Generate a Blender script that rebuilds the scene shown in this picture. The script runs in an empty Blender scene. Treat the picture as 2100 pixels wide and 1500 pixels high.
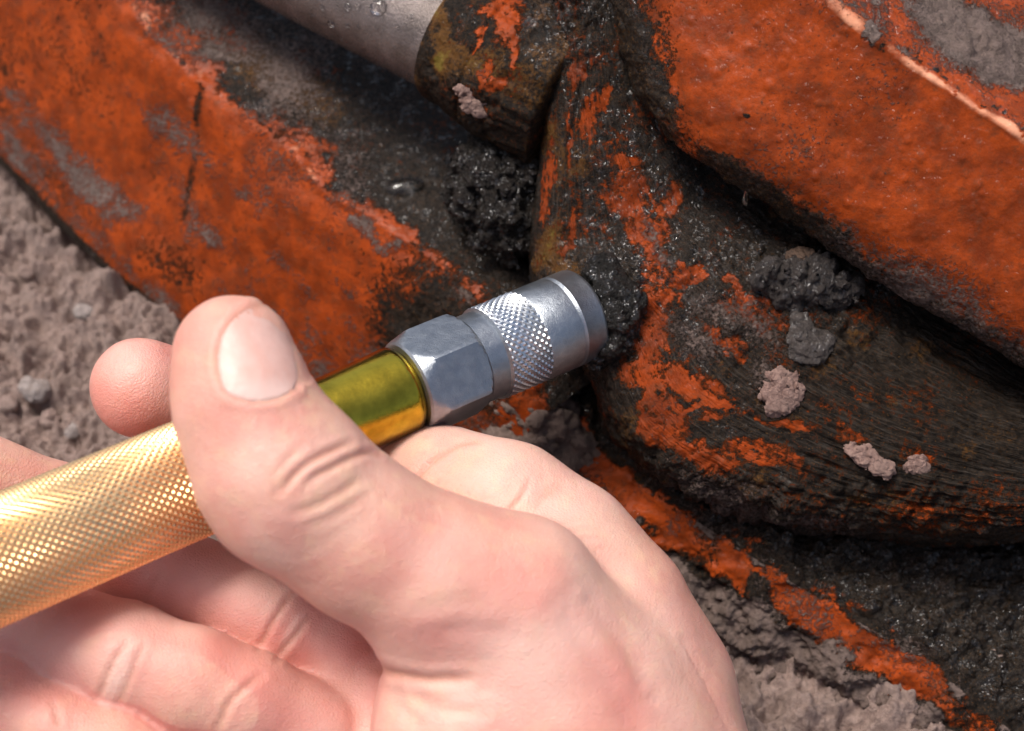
import bpy, math, random
import numpy as np
from mathutils import Vector, Matrix
from mathutils.bvhtree import BVHTree

# ------------------------------------------------------------------ units
# Geometry is worked out in "px" (1 px = 0.07 mm), then scaled to metres.
S = 7e-5
D = 3500.0                       # camera to reference plane, px
TILT = math.radians(35)          # camera looks 55 degrees below the horizon
GZ = -540.0                      # ground passes the optical axis this far behind the reference plane
ct, st_ = math.cos(TILT), math.sin(TILT)
RM = np.array([[1, 0, 0], [0, ct, -st_], [0, st_, ct]])
CAM = np.array([0, 0, (D - GZ) * ct])
sc = bpy.context.scene
col = sc.collection

# ------------------------------------------------------------------ camera, sky, sun, exposure
cam = bpy.data.cameras.new('camera')
camo = bpy.data.objects.new('camera', cam); col.objects.link(camo)
camo.location = CAM * S
camo.rotation_euler = (TILT, 0, 0)
cam.sensor_width = 36
cam.lens = 36 * D / 2100
cam.clip_start = 0.005; cam.clip_end = 50
cam.dof.use_dof = True
cam.dof.focus_distance = (D - 170) * S
cam.dof.aperture_fstop = 21.0
sc.camera = camo

SUN_C = np.array([-0.28, 0.62, 0.68])           # towards the sun, camera frame
sw = RM @ (SUN_C / np.linalg.norm(SUN_C))
sun_el = math.asin(sw[2]); sun_az = math.atan2(sw[0], sw[1])
w = bpy.data.worlds.new('World'); sc.world = w; w.use_nodes = True
nt = w.node_tree
sky = nt.nodes.new('ShaderNodeTexSky'); sky.sky_type = 'NISHITA'; sky.sun_disc = False
sky.sun_elevation = sun_el; sky.sun_rotation = sun_az
sky.air_density = 1.0; sky.dust_density = 6.0; sky.ozone_density = 1.0
bg = nt.nodes['Background']; bg.inputs['Strength'].default_value = 0.07
nt.links.new(sky.outputs[0], bg.inputs[0])
sun = bpy.data.lights.new('sun', 'SUN'); sun.energy = 1.5; sun.angle = math.radians(19); sun.color = (1.0, .96, .91)
suno = bpy.data.objects.new('sun', sun); col.objects.link(suno)
suno.rotation_euler = Vector(sw).to_track_quat('Z', 'Y').to_euler()
suno.location = (0, 0, 1)
sc.view_settings.view_transform = 'Standard'; sc.view_settings.look = 'None'
sc.view_settings.exposure = 1.12; sc.view_settings.gamma = 1

# ------------------------------------------------------------------ maths helpers
def unproj(uvz):
    """photo position + height over the reference plane -> camera-frame px"""
    uvz = np.asarray(uvz, float); k = (D - uvz[..., 2]) / D
    return np.stack([(uvz[..., 0] - 1050) * k, (750 - uvz[..., 1]) * k, uvz[..., 2] - D], -1)
def to_world(p): return p @ RM.T + CAM
def U(u, v, z): return to_world(unproj(np.array([u, v, z], float)))
def from_world(p):
    c = (p - CAM) @ RM
    k = -c[..., 2] / D
    return c[..., 0] / k + 1050, 750 - c[..., 1] / k, c[..., 2] + D

rng = np.random.default_rng(7)
LAT = rng.random((64, 64, 64)).astype(np.float32)
def vnoise(p):
    p = np.asarray(p); i = np.floor(p).astype(np.int64); f = (p - i); f = f * f * f * (f * (f * 6 - 15) + 10)
    i &= 63; j = (i + 1) & 63
    x0, y0, z0 = i[..., 0], i[..., 1], i[..., 2]; x1, y1, z1 = j[..., 0], j[..., 1], j[..., 2]
    fx, fy, fz = f[..., 0], f[..., 1], f[..., 2]
    a = LAT[x0, y0, z0] * (1 - fx) + LAT[x1, y0, z0] * fx
    b = LAT[x0, y1, z0] * (1 - fx) + LAT[x1, y1, z0] * fx
    c = LAT[x0, y0, z1] * (1 - fx) + LAT[x1, y0, z1] * fx
    d = LAT[x0, y1, z1] * (1 - fx) + LAT[x1, y1, z1] * fx
    return (a * (1 - fy) + b * fy) * (1 - fz) + (c * (1 - fy) + d * fy) * fz
ROT = np.array([[.36, .48, -.8], [-.8, .6, 0], [.48, .64, .6]])
def fbm(p, wl, octs=4, gain=.5, off=0.0):
    """-1..1 fractal noise, wl = longest wavelength in px"""
    q = np.asarray(p) / wl + off; s = 0; a = 1; t = 0
    for _ in range(octs):
        s = s + a * (vnoise(q) * 2 - 1); t += a; a *= gain; q = q @ ROT.T * 2.03 + 11.7
    return s / t * 1.6
def billow(p, wl, octs=4, gain=.5, off=0.0):
    """0..1 rounded lumps with sharp creases between them"""
    q = np.asarray(p) / wl + off; s = 0; a = 1; t = 0
    for _ in range(octs):
        s = s + a * np.abs(vnoise(q) * 2 - 1); t += a; a *= gain; q = q @ ROT.T * 2.03 + 5.3
    return s / t * 1.8
def sstep(a, b, x):
    t = np.clip((x - a) / (b - a), 0, 1); return t * t * (3 - 2 * t)
def blob(u, v, cx, cy, rx, ry, ang=0, soft=.35):
    a = math.radians(ang); dx = u - cx; dy = v - cy
    x = dx * math.cos(a) + dy * math.sin(a); y = -dx * math.sin(a) + dy * math.cos(a)
    return 1 - sstep(1 - soft, 1 + soft, np.sqrt((x / rx) ** 2 + (y / ry) ** 2))
def seg_dist(u, v, pts):
    d = np.full(np.shape(u), 1e9)
    for (a, b) in zip(pts[:-1], pts[1:]):
        ax, ay = a[:2]; bx, by = b[:2]; L = (bx - ax) ** 2 + (by - ay) ** 2 + 1e-9
        t = np.clip(((u - ax) * (bx - ax) + (v - ay) * (by - ay)) / L, 0, 1)
        d = np.minimum(d, np.hypot(u - ax - t * (bx - ax), v - ay - t * (by - ay)))
    return d
def stroke(u, v, pts, wd, soft=.4): return 1 - sstep(wd * (1 - soft), wd * (1 + soft), seg_dist(u, v, pts))
def inside(u, v, poly):
    c = np.zeros(np.shape(u), bool); n = len(poly)
    for i in range(n):
        x0, y0 = poly[i]; x1, y1 = poly[(i + 1) % n]
        if y0 == y1: continue
        c ^= ((y0 > v) != (y1 > v)) & (u < (x1 - x0) * (v - y0) / (y1 - y0) + x0)
    return c

def catmull(P, n, arclen=True, t=None):
    P = np.asarray(P, float); k = len(P)
    Q = np.concatenate([[2 * P[0] - P[1]], P, [2 * P[-1] - P[-2]]])
    def ev(x):
        i = np.clip(np.floor(x).astype(int), 0, k - 2); f = (x - i).reshape((-1,) + (1,) * (P.ndim - 1))
        p0, p1, p2, p3 = Q[i], Q[i + 1], Q[i + 2], Q[i + 3]
        return .5 * (2 * p1 + (p2 - p0) * f + (2 * p0 - 5 * p1 + 4 * p2 - p3) * f * f + (3 * p1 - p0 - 3 * p2 + p3) * f ** 3)
    if t is not None: return ev(np.asarray(t))
    if not arclen: return ev(np.linspace(0, k - 1, n))
    x = np.linspace(0, k - 1, 20 * k); E = ev(x)
    dl = np.sqrt(((E[1:] - E[:-1]) ** 2).sum(-1))
    if dl.ndim > 1: dl = dl.mean(tuple(range(1, dl.ndim)))
    L = np.concatenate([[0], np.cumsum(dl)])
    return ev(np.interp(np.linspace(0, L[-1], n), L, x))

# ------------------------------------------------------------------ object helpers
def mesh_obj(name, V, F, mat, parent=None, smooth=True, cols=None, uv=None):
    """V in world px. cols: per-vertex RGBA stored as 'mask'. uv per-vertex."""
    V = np.asarray(V, float)
    base = np.array(parent['_p']) if parent is not None else np.zeros(3)
    me = bpy.data.meshes.new(name)
    F = np.asarray(F)
    co = ((V - base) * S).astype(np.float32)
    me.vertices.add(len(V)); me.vertices.foreach_set('co', co.ravel())
    if F.dtype != object and F.ndim == 2:
        n = F.shape[1]
        me.loops.add(F.size); me.loops.foreach_set('vertex_index', F.ravel().astype(np.int32))
        me.polygons.add(len(F)); me.polygons.foreach_set('loop_start', np.arange(0, F.size, n, dtype=np.int32))
    else:
        me.clear_geometry(); me.from_pydata(co.tolist(), [], [list(map(int, f)) for f in F])
    me.update(calc_edges=True); me.validate()
    me.polygons.foreach_set('use_smooth', np.full(len(me.polygons), smooth))
    if cols is not None:
        a = me.color_attributes.new('mask', 'FLOAT_COLOR', 'POINT'); a.data.foreach_set('color', np.asarray(cols, np.float32).ravel())
    if uv is not None:
        l = me.uv_layers.new(name='UVMap'); li = np.zeros(len(me.loops), np.int32); me.loops.foreach_get('vertex_index', li)
        l.data.foreach_set('uv', np.asarray(uv, np.float32)[li].ravel())
    me.materials.append(mat)
    o = bpy.data.objects.new(name, me); col.objects.link(o)
    if parent is not None: o.parent = parent
    return o
def tag(o, label=None, cat=None, group=None, kind=None):
    if label: o['label'] = label
    if cat: o['category'] = cat
    if group: o['group'] = group
    if kind: o['kind'] = kind
    return o
def thing(name, p, label, cat, group=None):
    o = bpy.data.objects.new(name, None); col.objects.link(o); o.empty_display_size = .005
    o.location = np.asarray(p) * S; o['_p'] = [float(x) for x in p]
    return tag(o, label, cat, group)
def grid_faces(n, m, wrap=False):
    i = np.arange(n - 1)[:, None]; j = np.arange(m if wrap else m - 1)[None]
    a = i * m + j; b = i * m + (j + 1) % m
    return np.stack([a, b, b + m, a + m], -1).reshape(-1, 4)
def grid_normals(G):
    dv = np.gradient(G, axis=0); du = np.gradient(G, axis=1)
    n = np.cross(dv, du); n /= np.linalg.norm(n, axis=-1, keepdims=True) + 1e-9
    c = CAM - G; s = np.sign((n * c).sum(-1).mean()); return n * s, s
def mesh_normals(V, F):
    a = V[F[:, 2]] - V[F[:, 0]]; b = V[F[:, -1]] - V[F[:, 1]]
    fn = np.cross(a, b); N = np.zeros_like(V)
    for k in range(F.shape[1]):
        for ax in range(3): N[:, ax] += np.bincount(F[:, k], fn[:, ax], len(V))
    return N / (np.linalg.norm(N, axis=1, keepdims=True) + 1e-12)
def relax(V, F, it, lam=.5, keep=None):
    E = np.concatenate([F[:, [k, (k + 1) % F.shape[1]]] for k in range(F.shape[1])]); E = np.unique(np.sort(E, 1), axis=0)
    cnt = np.bincount(E.ravel(), minlength=len(V))[:, None]
    for _ in range(it):
        A = np.stack([np.bincount(E[:, 0], V[E[:, 1], k], len(V)) + np.bincount(E[:, 1], V[E[:, 0], k], len(V)) for k in range(3)], -1)
        V = V + (A / np.maximum(cnt, 1) - V) * lam
    return V
def surface_nets(f, org, h):
    """f: 3-D array, negative inside -> verts, quads"""
    f = f.copy(); f[0] = f[-1] = h; f[:, 0] = f[:, -1] = h; f[:, :, 0] = f[:, :, -1] = h
    neg = f < 0; nx, ny, nz = f.shape
    c = np.zeros((nx - 1, ny - 1, nz - 1), np.int8)
    for dx in (0, 1):
        for dy in (0, 1):
            for dz in (0, 1): c += neg[dx:nx - 1 + dx, dy:ny - 1 + dy, dz:nz - 1 + dz]
    act = (c > 0) & (c < 8); I = np.argwhere(act)
    idx = np.full(act.shape, -1, np.int64); idx[act] = np.arange(len(I))
    acc = np.zeros((len(I), 3)); cnt = np.zeros(len(I))
    cor = [(a, b, d) for a in (0, 1) for b in (0, 1) for d in (0, 1)]
    for a in cor:
        for ax in range(3):
            if a[ax]: continue
            b = list(a); b[ax] = 1
            fa = f[I[:, 0] + a[0], I[:, 1] + a[1], I[:, 2] + a[2]]; fb = f[I[:, 0] + b[0], I[:, 1] + b[1], I[:, 2] + b[2]]
            m = (fa < 0) != (fb < 0); t = np.where(m, fa / np.where(m, fa - fb, 1), 0)
            p = np.tile(np.array(a, float), (len(I), 1)); p[:, ax] += t
            acc += p * m[:, None]; cnt += m
    V = (I + acc / cnt[:, None]) * h + org
    Q = []
    for ax in range(3):
        sl0 = [slice(1, -1)] * 3; sl1 = [slice(1, -1)] * 3
        sl0[ax] = slice(0, -1); sl1[ax] = slice(1, None)
        A = neg[tuple(sl0)]; B = neg[tuple(sl1)]
        e = np.argwhere(A != B); off = np.ones(3, int); off[ax] = 0; e2 = e + off
        fl = A[tuple(e.T)]
        o1, o2 = [(1, 2), (2, 0), (0, 1)][ax]
        def g(d1, d2):
            q = e2.copy(); q[:, o1] -= d1; q[:, o2] -= d2; return idx[tuple(q.T)]
        q = np.stack([g(1, 1), g(0, 1), g(0, 0), g(1, 0)], -1)
        q[~fl] = q[~fl][:, ::-1]; Q.append(q)
    F = np.concatenate(Q); F = F[(F >= 0).all(1)]
    return V, F
def smin(a, b, k):
    h = np.maximum(k - np.abs(a - b), 0) / k; return np.minimum(a, b) - h * h * k * .25

# ------------------------------------------------------------------ materials
class NB:
    def __init__(s, name):
        s.m = bpy.data.materials.new(name); s.m.use_nodes = True; s.t = s.m.node_tree; s.t.nodes.clear()
        s.out = s.n('ShaderNodeOutputMaterial'); s.b = s.n('ShaderNodeBsdfPrincipled'); s.t.links.new(s.b.outputs[0], s.out.inputs[0])
        tc = s.n('ShaderNodeTexCoord'); mp = s.n('ShaderNodeVectorMath'); mp.operation = 'SCALE'; mp.inputs['Scale'].default_value = 1 / S / 100
        s.t.links.new(tc.outputs['Object'], mp.inputs[0]); s.co = mp.outputs[0]; s.tc = tc
    def n(s, ty, **k):
        x = s.t.nodes.new(ty)
        for a, b in k.items(): setattr(x, a, b)
        return x
    def put(s, sock, v):
        if hasattr(v, 'is_output'): s.t.links.new(v, sock)
        else: sock.default_value = v
    def math(s, op, a, b=0.0, clamp=False):
        x = s.n('ShaderNodeMath', operation=op, use_clamp=clamp); s.put(x.inputs[0], a); s.put(x.inputs[1], b); return x.outputs[0]
    def noise(s, scale, detail=4, rough=.55, co=None, dist=0.0):
        x = s.n('ShaderNodeTexNoise'); s.put(x.inputs['Vector'], co or s.co); x.inputs['Scale'].default_value = scale
        x.inputs['Detail'].default_value = detail; x.inputs['Roughness'].default_value = rough; x.inputs['Distortion'].default_value = dist
        return x.outputs['Fac']
    def vor(s, scale, feat='F1', co=None, out='Distance'):
        x = s.n('ShaderNodeTexVoronoi', feature=feat); s.put(x.inputs['Vector'], co or s.co); x.inputs['Scale'].default_value = scale; return x.outputs[out]
    def step(s, v, a, b):
        x = s.n('ShaderNodeMapRange', interpolation_type='SMOOTHSTEP'); s.put(x.inputs[0], v); x.inputs[1].default_value = a; x.inputs[2].default_value = b; return x.outputs[0]
    def rng(s, v, a, b, c, d):
        x = s.n('ShaderNodeMapRange'); s.put(x.inputs[0], v)
        for k, q in zip((1, 2, 3, 4), (a, b, c, d)): x.inputs[k].default_value = q
        return x.outputs[0]
    def mix(s, f, a, b):
        x = s.n('ShaderNodeMix', data_type='RGBA'); s.put(x.inputs[0], f)
        for k, q in ((6, a), (7, b)): s.put(x.inputs[k], q if hasattr(q, 'is_output') else (*q, 1))
        return x.outputs[2]
    def mixf(s, f, a, b):
        x = s.n('ShaderNodeMix', data_type='FLOAT'); s.put(x.inputs[0], f); s.put(x.inputs[2], a); s.put(x.inputs[3], b); return x.outputs[0]
    def bump(s, h, dist_px, strength=1.0, nrm=None):
        x = s.n('ShaderNodeBump'); s.put(x.inputs['Height'], h); x.inputs['Distance'].default_value = dist_px * S; x.inputs['Strength'].default_value = strength
        if nrm: s.put(x.inputs['Normal'], nrm)
        return x.outputs[0]
    def set(s, **k):
        for a, v in k.items():
            sk = s.b.inputs[a.replace('_', ' ')]
            s.put(sk, (*v, 1) if isinstance(v, tuple) and len(v) == 3 and sk.type == 'RGBA' else v)
    def mask(s):
        a = s.n('ShaderNodeAttribute', attribute_name='mask'); x = s.n('ShaderNodeSeparateColor'); s.t.links.new(a.outputs['Color'], x.inputs[0])
        return x.outputs[0], x.outputs[1], x.outputs[2], a.outputs['Alpha']

ORANGE = (.34, .052, .007); ORANGE2 = (.155, .025, .005); DARK = (.006, .005, .0042); DARK2 = (.030, .0215, .0155)
MUD = (.20, .145, .125); RUSTY = (.10, .045, .012); YEL = (.15, .105, .02)
def grime(name, streak=False):
    """mask R: paint showing, G: dry mud, B: wetness, A: yellow-brown rust"""
    m = NB(name); R, G, B, A = m.mask()
    nf = m.noise(9, 8, .68); nm = m.noise(1.6, 5, .6); nh = m.noise(34, 4, .7)
    if streak:
        uv = m.n('ShaderNodeMapping'); m.t.links.new(m.tc.outputs['UV'], uv.inputs[0]); uv.inputs['Scale'].default_value = (1.6, 16, 1)
        ns = m.noise(1.0, 6, .6, uv.outputs[0], .3)
    jit = m.math('ADD', m.math('MULTIPLY', m.math('SUBTRACT', nf, .5), 1.9), m.math('MULTIPLY', m.math('SUBTRACT', nh, .5), .8))
    o = m.step(m.math('ADD', R, jit), .36, .68)
    gm = m.step(m.math('ADD', G, m.math('MULTIPLY', m.math('SUBTRACT', m.noise(13, 7, .65), .5), 1.6)), .36, .76)
    ru = m.step(m.math('ADD', A, m.math('MULTIPLY', m.math('SUBTRACT', m.noise(12, 6, .7), .5), 1.4)), .40, .75)
    oc = m.mix(m.math('MULTIPLY', m.step(nm, .32, .66), m.rng(nf, .3, .6, .55, 1.0)), ORANGE2, ORANGE)
    oc = m.mix(m.math('MULTIPLY', m.step(m.noise(4, 8, .75), .46, .70), .62), oc, (.095, .034, .015))
    oc = m.mix(m.step(m.noise(22, 5, .7), .56, .72), oc, (.20, .05, .018))
    dc = m.mix(m.step(nf, .35, .7), DARK, DARK2)
    if streak: dc = m.mix(m.step(ns, .45, .75), dc, (.050, .041, .034))
    dc = m.mix(m.step(m.noise(30, 3, .6), .6, .7), dc, RUSTY)
    dc = m.mix(ru, dc, m.mix(m.step(m.math('ADD', A, m.math('MULTIPLY', m.noise(9, 6, .7), .8)), 1.15, 1.4), RUSTY, YEL))
    c = m.mix(o, dc, oc)
    c = m.mix(m.math('MULTIPLY', m.math('MULTIPLY', o, m.math('SUBTRACT', 1.0, o)), 3.2), c, (.105, .033, .011))
    c = m.mix(m.step(m.math('ADD', R, m.math('MULTIPLY', jit, .2)), 1.25, 2.0), c, (.70, .31, .18))  # pale worn paint, also carries the painted highlight of the upper ridge
    mc = m.mix(m.step(m.noise(5, 8, .7), .3, .7), (.115, .085, .072), MUD)
    c = m.mix(gm, c, mc)
    m.set(Base_Color=c)
    rg = m.mixf(o, m.rng(nh, .3, .7, .22, .62), m.rng(nf, .3, .7, .28, .55))
    rg = m.mixf(gm, rg, .88)
    rg = m.math('SUBTRACT', rg, m.math('MULTIPLY', B, .22), True)
    m.set(Roughness=m.math('MAXIMUM', rg, .10)); m.set(Specular_IOR_Level=m.mixf(gm, m.math('ADD', .06, m.math('MULTIPLY', B, .14)), .1))
    h = m.math('ADD', m.math('MULTIPLY', nf, 7.0), m.math('MULTIPLY', nh, 2.2))
    h = m.math('MULTIPLY', h, m.mixf(o, .8, .24))
    h = m.math('ADD', h, m.math('MULTIPLY', gm, m.math('ADD', m.math('MULTIPLY', m.noise(15, 6, .7), 7), 1.5)))
    h = m.math('ADD', h, m.math('MULTIPLY', o, -1.2))
    if streak: h = m.math('ADD', h, m.math('MULTIPLY', ns, 7))
    m.set(Normal=m.bump(h, 1.0, 1.0))
    cw = m.math('MULTIPLY', m.math('MULTIPLY', B, m.mixf(gm, 1.0, .15)), m.step(m.math('ADD', m.noise(3.6, 6, .7), m.math('MULTIPLY', B, .10)), .56, .66))
    m.set(Coat_Weight=m.math('MULTIPLY', cw, m.mixf(o, 1.6, .6), True), Coat_Roughness=.05, Coat_IOR=1.38)
    m.set(Coat_Normal=m.bump(m.math('ADD', m.math('MULTIPLY', m.noise(9, 1.3, .5), 13), m.math('MULTIPLY', m.noise(3, 1), 14)), 1.0))
    return m.m
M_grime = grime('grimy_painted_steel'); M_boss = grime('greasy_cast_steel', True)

def mat_mud(name, a, b, rough, wet=0.0, bump=8, coat=0.0):
    m = NB(name); n = m.noise(6, 8, .7); n2 = m.noise(26, 5, .7); f = m.noise(1.3, 4)
    c = m.mix(m.step(n, .3, .7), a, b); c = m.mix(m.step(f, .4, .65), c, tuple(x * .72 for x in b))
    c = m.mix(m.step(n2, .6, .75), c, tuple(min(1, x * 1.5) for x in b))
    m.set(Base_Color=c)
    m.set(Roughness=m.rng(n2, .35, .65, rough - wet, rough))
    m.set(Normal=m.bump(m.math('ADD', m.math('MULTIPLY', n, bump * 1.5), m.math('MULTIPLY', n2, bump * .6)), 1.0), Specular_IOR_Level=.12 if not coat else .3)
    if coat:
        m.set(Coat_Weight=m.math('MULTIPLY', m.step(m.noise(4.5, 5, .65), .47, .58), coat), Coat_Roughness=.05, Coat_IOR=1.5)
        m.set(Coat_Normal=m.bump(m.math('ADD', m.math('MULTIPLY', m.noise(9, 1.3, .5), 13), m.math('MULTIPLY', m.noise(3, 1), 14)), 1.0))
    return m.m
def terrace(P, wl, k, off=0.0):
    t = fbm(P, wl, 4, .55, off) * k; f = np.floor(t); return f + sstep(.3, .7, t - f)
M_soil = mat_mud('dry_grey_mud', (.23, .16, .137), (.42, .31, .268), .95)
M_clod = mat_mud('wet_dark_mud', (.006, .0045, .004), (.022, .016, .012), .6, .35, 9, .9)
M_grease = mat_mud('black_grease', (.004, .0035, .003), (.014, .012, .010), .5, .28, 7, 1.0)
M_pale = mat_mud('pale_dry_clay', (.20, .12, .10), (.42, .28, .235), .9, 0, 9)
M_greyclod = mat_mud('grey_damp_clay', (.018, .014, .013), (.065, .053, .048), .65, .3, 9, .6)

def mat_steel():
    m = NB('zinc_plated_steel'); n = m.noise(5, 8, .65); n2 = m.noise(40, 3, .6)
    m.set(Base_Color=m.mix(m.step(n, .3, .75), (.29, .32, .355), (.38, .41, .44)), Metallic=.93,
          Roughness=m.math('ADD', m.rng(n, .3, .7, .27, .34), m.math('MULTIPLY', n2, .08)))
    m.set(Normal=m.bump(m.math('ADD', m.math('MULTIPLY', n, 1.2), m.math('MULTIPLY', n2, .5)), 1.0)); return m.m
M_steel = mat_steel()
def mat_knurl(name, c, r, dirt):
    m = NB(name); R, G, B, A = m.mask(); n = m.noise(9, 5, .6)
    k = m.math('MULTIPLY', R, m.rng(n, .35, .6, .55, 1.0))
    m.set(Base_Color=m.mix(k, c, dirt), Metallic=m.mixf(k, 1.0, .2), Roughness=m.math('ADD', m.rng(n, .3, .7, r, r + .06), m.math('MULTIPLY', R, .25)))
    return m.m
M_steel_knurl = mat_knurl('knurled_steel', (.60, .64, .68), .27, (.05, .05, .05))
def mat_gold(name, c1, c2, r, bumpy):
    m = NB(name); n = m.noise(1.3, 6, .6); n2 = m.noise(9, 6, .7)
    m.set(Base_Color=m.mix(m.step(n, .3, .72), c1, c2), Metallic=1.0, Roughness=m.rng(n2, .3, .7, r, r + .12))
    m.set(Normal=m.bump(n2, bumpy)); return m.m
M_chromate = mat_gold('yellow_chromate_plating', (.34, .25, .025), (.74, .52, .05), .07, .5)
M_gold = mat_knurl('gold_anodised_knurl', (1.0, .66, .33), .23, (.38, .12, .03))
def mat_rod():
    m = NB('wet_hydraulic_rod'); n = m.noise(2, 7, .65); n2 = m.noise(18, 6, .7)
    m.set(Base_Color=m.mix(m.step(n, .3, .7), (.11, .088, .078), (.20, .163, .15)), Metallic=.5, Roughness=m.rng(n2, .3, .7, .16, .34))
    m.set(Normal=m.bump(n2, 2.0)); return m.m
M_rod = mat_rod()
def mat_water():
    m = NB('water'); m.set(Base_Color=(1, 1, 1), Roughness=.02, IOR=1.33); m.b.inputs['Transmission Weight'].default_value = 1; return m.m
M_water = mat_water()
def mat_skin(name):
    m = NB(name); R, G, B, A = m.mask()      # R: redness, G: pale, B: crease
    n = m.noise(.9, 4, .55); n2 = m.noise(4.5, 5, .6); n3 = m.noise(30, 3, .6)
    c = m.mix(m.step(n, .32, .68), (.72, .405, .305), (.67, .335, .262))
    c = m.mix(m.math('MULTIPLY', m.step(n2, .5, .75), .4), c, (.60, .25, .19))
    c = m.mix(m.math('MULTIPLY', m.step(m.noise(2.3, 3), .5, .72), .45), c, (.76, .50, .32))
    c = m.mix(R, c, (.62, .23, .19)); c = m.mix(G, c, (.82, .59, .50)); c = m.mix(m.math('MULTIPLY', B, .8), c, (.44, .17, .10))
    m.set(Base_Color=c, Roughness=m.rng(n3, .3, .7, .40, .55))
    m.b.inputs['Subsurface Weight'].default_value = .35; m.b.inputs['Subsurface Radius'].default_value = (1, .35, .2)
    m.b.inputs['Subsurface Scale'].default_value = .0016
    v = m.vor(16, 'DISTANCE_TO_EDGE')
    m.set(Normal=m.bump(m.math('ADD', m.math('MULTIPLY', m.step(v, 0, .25), .5), m.math('ADD', m.math('MULTIPLY', n3, .5), m.math('MULTIPLY', n2, 2.0))), 1.0))
    return m.m
M_skin = mat_skin('skin')
def mat_nail():
    m = NB('fingernail'); n = m.noise(3, 4)
    R, G, B, A = m.mask()
    m.set(Base_Color=m.mix(R, m.mix(m.step(n, .3, .7), (.62, .35, .29), (.66, .41, .35)), (.70, .52, .46)), Roughness=.42)
    m.b.inputs['Subsurface Weight'].default_value = .25; m.b.inputs['Subsurface Radius'].default_value = (1, .4, .3); m.b.inputs['Subsurface Scale'].default_value = .001
    m.set(Normal=m.bump(m.noise(8, 4), 1.2)); return m.m
M_nail = mat_nail()

SURF = []                                        # (verts, faces) of solid surfaces, for resting drops and lumps on them
def remember(V, F): SURF.append((V, F))
def hit(u, v):
    """first built surface seen along the line of sight through photo position (u, v)"""
    d = Vector(U(u, v, 0) - CAM).normalized(); best = None
    for V, T in BV:
        h = T.ray_cast(Vector(CAM), d)
        if h[0] is not None and (best is None or h[3] < best[3]): best = h
    if best is None: return None, None
    n = best[1]; n = -n if n.dot(d) > 0 else n
    return np.array(best[0]), np.array(n)

# ------------------------------------------------------------------ setting: the ground
def build_ground():
    def axis(a, b, h, far, k):
        c = np.arange(a, b, h); e = np.geomspace(h, far, k).cumsum(); e = e * far / e[-1]
        return np.concatenate([(a - e)[::-1], c, c[-1] + e])
    X = axis(-1300, 1250, 4.6, 26000, 28); Y = axis(1400, 3400, 4.6, 26000, 28)
    gx, gy = np.meshgrid(X, Y, indexing='ij'); P = np.stack([gx, gy, gx * 0], -1)
    h = fbm(P, 420, 2) * 26 + billow(P, 170, 5, .55) * 52 + billow(P, 60, 4, .6, 9) * 20 + fbm(P, 18, 3, .6) * 5
    fl = sstep(.45, .5, vnoise(P / 62 + 20)) * 11 + sstep(.52, .56, vnoise(P / 30 + 40)) * 7      # broken flakes
    h += terrace(P, 110, 3) * 13 + terrace(P, 42, 2.5, 8) * 9 + terrace(P, 22, 2, 3) * 4.5 + billow(P, 26, 3, .6, 3) * 8
    P[..., 2] = h + fl - 95
    V = P.reshape(-1, 3); F = grid_faces(len(X), len(Y))
    o = mesh_obj('ground', V, F, M_soil); o['kind'] = 'structure'; remember(V[:], F)
build_ground()

# ------------------------------------------------------------------ lofts
def loft(rails, step=4.0, t_cuts=None):
    n_al = max(len(r) for r in rails)
    A = [np.asarray(r, float) for r in rails]
    L = max(np.linalg.norm(np.diff(a[:, :2], axis=0), axis=1).sum() for a in A)
    N = int(L / step)
    R = np.stack([catmull(a, N) for a in A])                # rails x N x 3
    d = np.linalg.norm(np.diff(R, axis=0), axis=-1).mean(1)
    ts = []
    for i, q in enumerate(d):
        k = max(3, int(q / step)); ts += list(i + np.arange(k) / k)
    ts = np.array(ts + [len(R) - 1.0])
    dd = np.maximum(d, 1e-3)[:, None, None]; sl = (R[1:] - R[:-1]) / dd
    Mt = np.concatenate([sl[:1], (dd[1:] * sl[:-1] + dd[:-1] * sl[1:]) / (dd[1:] + dd[:-1]), sl[-1:]])
    i = np.clip(np.floor(ts).astype(int), 0, len(R) - 2); f = (ts - i)[:, None, None]; q = dd[i]
    G = (2 * f ** 3 - 3 * f * f + 1) * R[i] + (f ** 3 - 2 * f * f + f) * q * Mt[i] + (3 * f * f - 2 * f ** 3) * R[i + 1] + (f ** 3 - f * f) * q * Mt[i + 1]   # M x N x 3
    return G, ts, d
def shifted(r, du, dv, dz):
    r = np.asarray(r, float).copy(); r[:, 0] += du; r[:, 1] += dv; r[:, 2] += dz; return r
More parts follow.
